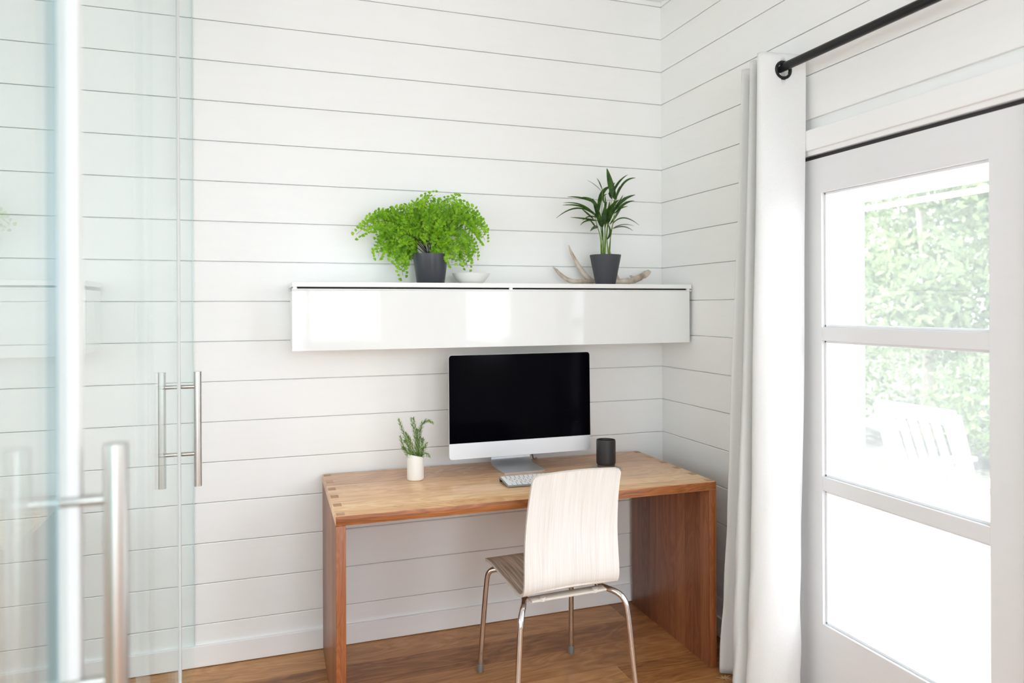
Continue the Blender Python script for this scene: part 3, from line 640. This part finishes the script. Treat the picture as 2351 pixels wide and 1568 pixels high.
# shell profile (local y to the desk, z up), half width, from the seat front over the bend to the top of the back
SP = [(.232, .437, .180), (.215, .450, .186), (.15, .458, .189), (.05, .452, .190), (-.05, .444, .190), (-.12, .438, .190), (-.160, .443, .190), (-.182, .462, .189), (-.190, .500, .188), (-.187, .57, .186), (-.186, .65, .183), (-.197, .74, .179), (-.216, .82, .175), (-.236, .881, .173)]
V_ = [Vector(p) for p in SP]; pts = [poly_eval(V_, i/90) for i in range(91)]
arc = [0]
for i in range(90): arc.append(arc[-1]+(Vector(pts[i+1][:2])-Vector(pts[i][:2])).length)
NX = 26
def shell_piece(i0, i1, name, mat):
    bm = bmesh.new(); rows_t, rows_b = [], []
    for i in range(i0, i1+1):
        p = pts[i]; q0_, q1_ = pts[max(i-1, 0)], pts[min(i+1, 90)]; d = Vector((0, q1_.x-q0_.x, q1_.y-q0_.y)).normalized(); n_ = Vector((0, d.z, -d.y))  # n: underside / outside
        cr = .022; e0 = arc[i]; e1 = arc[-1]-arc[i]; hw = p.z
        for e in (e0, e1):
            if e < cr: hw = p.z-cr+math.sqrt(max(0, cr*cr-(cr-e)**2))
        rt, rb = [], []
        for k in range(NX+1):
            u_ = -1+2*k/NX; x = u_*hw; dish = -.010*(1-u_*u_) if arc[i] > .42 else -.006*(1-u_*u_)*min(1, arc[i]/.2)
            c = Vector((x, p.x, p.y)); off = n_*(-dish if False else -dish)
            rt.append(bm.verts.new(c+off)); rb.append(bm.verts.new(c+off+n_*.0105))
        rows_t.append(rt); rows_b.append(rb)
    m_ = len(rows_t)
    for i in range(m_-1):
        for k in range(NX):
            f1 = bm.faces.new((rows_t[i][k], rows_t[i][k+1], rows_t[i+1][k+1], rows_t[i+1][k])); f2 = bm.faces.new((rows_b[i][k], rows_b[i+1][k], rows_b[i+1][k+1], rows_b[i][k+1]))
        for k in (0, NX):
            f = bm.faces.new((rows_t[i][k], rows_t[i+1][k], rows_b[i+1][k], rows_b[i][k])); f.material_index = 1
    if i0 == 0:
        for k in range(NX): f = bm.faces.new((rows_t[0][k], rows_b[0][k], rows_b[0][k+1], rows_t[0][k+1])); f.material_index = 1
    if i1 == 90:
        for k in range(NX): f = bm.faces.new((rows_t[-1][k], rows_t[-1][k+1], rows_b[-1][k+1], rows_b[-1][k])); f.material_index = 1
    return link(name, bm, [mat, M['ply_edge']], ch, 50)
isp = next(i for i in range(91) if arc[i] > .385)
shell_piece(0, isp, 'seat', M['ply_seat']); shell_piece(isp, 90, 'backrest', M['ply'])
TR = .0108
for s in (-1, 1):
    bm = bmesh.new(); tube(bm, [(s*.150, .175, .4255), (s*.150, .0, .4235), (s*.150, -.130, .4175)], .0075, 14); link('seat_rail', bm, M['chrome'], ch, 40)
    # front leg
    top = [(s*.110, .165, .4235), (s*.160, .185, .424), (s*.180, .196, .414), (s*.187, .203, .385), (s*.196, .222, .20), (s*.203, .238, .018)]
    bm = bmesh.new(); tube(bm, top, TR, 16, smoothn=3); lg = link('leg', bm, M['chrome'], ch, 40)
    bm = bmesh.new(); tube(bm, [(s*.2027, .2372, .036), (s*.203, .238, .004), (s*.203, .238, .0)], [.0128, .0135, .011], 16); link('foot_cap', bm, M['rubber'], lg, 40)
    top = [(s*.150, -.085, .4150), (s*.166, -.130, .4145), (s*.186, -.168, .412), (s*.202, -.192, .398), (s*.211, -.206, .368), (s*.226, -.217, .18), (s*.240, -.230, .018)]
    bm = bmesh.new(); tube(bm, top, TR, 16, smoothn=3); lg = link('leg', bm, M['chrome'], ch, 40)
    bm = bmesh.new(); tube(bm, [(s*.2385, -.2286, .036), (s*.240, -.230, .004), (s*.240, -.230, .0)], [.0128, .0135, .011], 16); link('foot_cap', bm, M['rubber'], lg, 40)
bm = bx(-.150, .150, -.165, -.120, .4175, .4265, .003); link('cross_bar', bm, M['ply_edge'], ch, 40)
for s in (-1, 1):
    bm = bmesh.new(); tube(bm, [(s*.105, -.155, .418), (s*.105, -.155, .431)], .014, 16, flat=.7); link('seat_spacer', bm, M['ply_edge'], ch, 40)

# ------------------------------------------------------------------ curtain and rod
RX, RZ = -.112, 2.333
rod = tag(empty('curtain_rod', (RX, -1.0, RZ)), 'black metal curtain rod above the glazed door', 'curtain rod')
bm = bmesh.new(); tube(bm, [(0, .13, 0), (0, -1.20, 0)], .0155, 20); link('pole', bm, M['black'], rod, 40)
for yy in (.118, -1.15):
    bm = bmesh.new(); tube(bm, [(0, yy, 0), (0, yy, -.02), (.06, yy, -.02), (.108, yy, -.02)], .005, 8); tube(bm, [(.106, yy, -.02), (.1115, yy, -.02)], .022, 20); link('bracket', bm, M['black'], rod, 40)
cur = tag(empty('curtain', (-.12, -.92, 0)), 'floor-length white linen curtain with black eyelet, gathered beside the door', 'curtain')
TOP = [(-.020, -1.052), (-.060, -1.046), (-.112, -1.040), (-.165, -1.034), (-.198, -1.024), (-.192, -1.003), (-.120, -.985), (-.055, -.972), (-.045, -.955), (-.110, -.948), (-.160, -.945), (-.172, -.932), (-.150, -.915), (-.080, -.90), (-.050, -.885), (-.085, -.868), (-.125, -.855), (-.138, -.835), (-.105, -.812), (-.055, -.795), (-.040, -.78)]
BOT = [(-.055, -1.052), (-.092, -1.075), (-.150, -1.085), (-.215, -1.068), (-.252, -1.030), (-.250, -.995), (-.200, -.985), (-.140, -.980), (-.125, -.965), (-.170, -.960), (-.225, -.955), (-.250, -.930), (-.235, -.895), (-.170, -.875), (-.120, -.850), (-.130, -.810), (-.165, -.785), (-.200, -.762), (-.165, -.735), (-.110, -.735), (-.065, -.735)]
Tv = [Vector(p+(0,)) for p in TOP]; Bv = [Vector(p+(0,)) for p in BOT]
NU, NV = 240, 96; bm = bmesh.new(); grid = []; ZT = 2.385
for j in range(NV+1):
    z = ZT-(ZT-.006)*j/NV; kk = 1-z/ZT; kk = kk**1.15; row = []
    for i in range(NU+1):
        a = poly_eval(Tv, i/NU); b = poly_eval(Bv, i/NU); p = a.lerp(b, kk)
        wob = .0045*math.sin(3.1*z+i*.045)*math.sin(z*1.7+.6)*min(1, kk*3) + .0016*math.sin(i*.33+z*21)*min(1, max(0, kk-.55)*3)
        p = p+Vector((-wob, wob*.6, 0)); row.append(bm.verts.new((p.x+.12, p.y+.92, z)))
    grid.append(row)
rc = Vector((RX+.12+.000, -1.0385+.92, RZ-.010))
for j in range(NV):
    for i in range(NU):
        q = (grid[j][i], grid[j][i+1], grid[j+1][i+1], grid[j+1][i]); c = sum((v_.co for v_ in q), Vector())/4
        if i < NU*.26 and math.hypot(c.x-rc.x, c.z-rc.z) < .0265: continue
        bm.faces.new(q)
fab = link('fabric', bm, M['cloth'], cur, 180); md = fab.modifiers.new('thickness', 'SOLIDIFY'); md.thickness = .002; md.offset = 0
for (gx, gy) in ((RX, -1.0392), (RX, -.984), (RX, -.9478), (RX, -.908)):
    bm = bmesh.new(); n_ = 48
    rings = [(.0235, -.003), (.0235, .003), (.0255, .0048), (.0315, .0048), (.0345, .002), (.0345, -.002), (.0315, -.0048), (.0255, -.0048)]
    vv = [[bm.verts.new((gx+.12+r_*math.cos(2*PI*k/n_), gy+.92+y_, RZ-.010+r_*math.sin(2*PI*k/n_))) for k in range(n_)] for r_, y_ in rings]
    if gy < -1.03:
        for rr_ in vv:
            for v_ in rr_: v_.co.y += -(v_.co.x-gx-.12)*.114-.0012
    for i in range(len(rings)):
        for k in range(n_): bm.faces.new((vv[i][k], vv[i][(k+1) % n_], vv[(i+1) % 8][(k+1) % n_], vv[(i+1) % 8][k]))
    link('eyelet', bm, M['black'], cur, 40)
# ------------------------------------------------------------------ dried leaf scrap on the floor
bm = bmesh.new(); n_ = 18; rl = random.Random(5); cc = bm.verts.new((0, 0, .003)); ring = []
for i in range(n_):
    a = 2*PI*i/n_; r_ = (.027 if i % 2 else .009)*rl.uniform(.7, 1.15); ring.append(bm.verts.new((r_*1.25*math.cos(a), r_*.9*math.sin(a), .0012+(.003*rl.random() if i % 2 else .0015))))
for i in range(n_): bm.faces.new((cc, ring[i], ring[(i+1) % n_]))
lf = link('dried_leaf', bm, plain('dry_tan_leaf', (206, 170, 122), .7, noise=.1, nscale=80)); lf.location = (-.203, -.800, .0015); md = lf.modifiers.new('thickness', 'SOLIDIFY'); md.thickness = .001
tag(lf, 'small spiky dried tan leaf on the floor at the foot of the curtain', 'leaf')

# ------------------------------------------------------------------ outside: porch, rocking chair, garden
po = tag(link('porch', bx(.16, 4.45, -4.5, 4.8, -.45, -.30), M['deck']), 'sunlit pale porch floor outside the glazed door', 'porch')
struct(po)
gr = link('ground', bx(.16, 60, -40, 60, -.6, -.45), M['ground']); struct(gr)
rk = tag(empty('rocking_chair', (2.31, .36, -.30), 0), 'white slatted wooden rocking chair on the sunlit porch outside', 'rocking chair')
def bar(name, a, b, w_, t_, par, axis=(0, 1, 0)):
    a, b = Vector(a), Vector(b); d = (b-a).normalized(); x = Vector(axis); x = (x-d*x.dot(d)).normalized(); y = d.cross(x); bm = bmesh.new()
    vv = [[bm.verts.new(p+x*sx*w_/2+y*sy*t_/2) for sx, sy in ((-1, -1), (1, -1), (1, 1), (-1, 1))] for p in (a, b)]
    bm.faces.new(vv[0]); bm.faces.new(vv[1])
    for k in range(4): bm.faces.new((vv[0][k], vv[0][(k+1) % 4], vv[1][(k+1) % 4], vv[1][k]))
    bmesh.ops.bevel(bm, geom=bm.edges[:], offset=min(w_, t_)*.15, segments=1, affect='EDGES'); return link(name, bm, M['ext'], par)
TB = (-.215, 1.00); BB = (.03, .36)      # top / bottom of back (x,z)
def onb(t): return (BB[0]+(TB[0]-BB[0])*t, BB[1]+(TB[1]-BB[1])*t)
for s in (-1, 1):
    bar('back_post', (.09, s*.26, .06), (TB[0], s*.265, TB[1]), .055, .03, rk)
    bar('front_leg', (.50, s*.26, .06), (.50, s*.26, .58), .045, .045, rk); bar('armrest', (-.07, s*.27, .60), (.58, s*.27, .60), .09, .025, rk)
    bm = bmesh.new(); tube(bm, [(-.42, s*.26, .13), (-.2, s*.26, .055), (.1, s*.26, .022), (.4, s*.26, .04), (.66, s*.26, .11)], .022, 8, smoothn=2); link('rocker', bm, M['ext'], rk, 60)
rk.scale = (1.1, 1.1, 1.09)
x_, z_ = onb(.97); bar('top_rail', (x_, -.27, z_), (x_, .27, z_), .09, .025, rk, (-.36, 0, .93))
x_, z_ = onb(.02); bar('lower_rail', (x_, -.26, z_), (x_, .26, z_), .07, .025, rk, (-.36, 0, .93))
for i in range(6): yy = -.2+.08*i; p0, p1 = onb(.04), onb(.93); bar('back_slat', (p0[0], yy, p0[1]), (p1[0], yy, p1[1]), .045, .014, rk)
for i in range(6): bar('seat_slat', (.05+.09*i, -.25, .375), (.05+.09*i, .25, .375), .07, .018, rk, (1, 0, 0))
def foliage(bm, rnd, cx, cy, cz, rx, ry, rz, n, s0, s1):
    for _ in range(n):
        while True:
            p = Vector((rnd.uniform(-1, 1), rnd.uniform(-1, 1), rnd.uniform(-1, 1)))
            if .35 < p.length < 1: break
        c = Vector((cx+p.x*rx, cy+p.y*ry, cz+p.z*rz)); d = Vector((rnd.gauss(0, 1), rnd.gauss(0, 1), rnd.gauss(0, .8)-.3)).normalized(); e = d.orthogonal().normalized(); e = Matrix.Rotation(rnd.uniform(0, 6.28), 3, d) @ e
        s = rnd.uniform(s0, s1); q = [c-d*s, c-e*s*.42+d*.1*s, c+d*s, c+e*s*.42+d*.1*s]; bm.faces.new([bm.verts.new(v_) for v_ in q])
rg = random.Random(21)
TREES = [(7.0, 4.55, 5.0, 1.7, 'garden', 'nearest pale green tree seen through the door panes, right of centre'), (8.6, 8.3, 6.2, 1.7, 'garden2', 'yellowish tree at the far left of the door panes'), (11.2, 6.0, 6.6, 2.0, 'garden', 'leafy tree at the right edge of the door panes, behind the nearest one'), (14.6, 11.2, 8.5, 3.0, 'garden2', 'tallest tree rising at the back of the garden')]
for (x, y, h, r, mt, lb) in TREES:
    t_ = tag(empty('tree', (x, y, -.45)), lb, 'tree', 'trees in the garden')
    bm = bmesh.new(); tube(bm, [(0, 0, 0), (.1, .05, h*.35), (-.05, .1, h*.7)], [.09, .07, .04], 10, smoothn=2); link('trunk', bm, M['bark'], t_, 60)
    bm = bmesh.new()
    for k in range(15):
        a = rg.uniform(0, 6.28); q = rg.uniform(.2, .75)*r; foliage(bm, rg, q*math.cos(a), q*math.sin(a), h*rg.uniform(.30, .9), r*.5, r*.5, h*.13, 560, .05, .10)
    link('foliage', bm, M[mt], t_)
for i, (x, y, h, r, lb) in enumerate([(6.0, 5.6, 1.5, 1.0, 'rounded shrub left of the nearest tree behind the rocking chair'), (6.3, 3.0, 1.3, .8, 'low shrub at the right edge of the middle door pane'), (8.6, 5.9, 1.9, 1.1, 'dense shrub between the nearest tree and the one behind'), (11.4, 8.8, 2.2, 1.2, 'large shrub furthest back under the tallest tree')]):
    t_ = tag(empty('shrub', (x, y, -.45)), lb, 'shrub', 'shrubs in the garden')
    bm = bmesh.new(); tube(bm, [(0, 0, 0), (0, .02, h*.5)], .03, 8); link('stem', bm, M['bark'], t_, 60)
    bm = bmesh.new(); foliage(bm, rg, 0, 0, h*.55, r, r, h*.5, 1700, .035, .07); link('foliage', bm, M['garden'], t_)
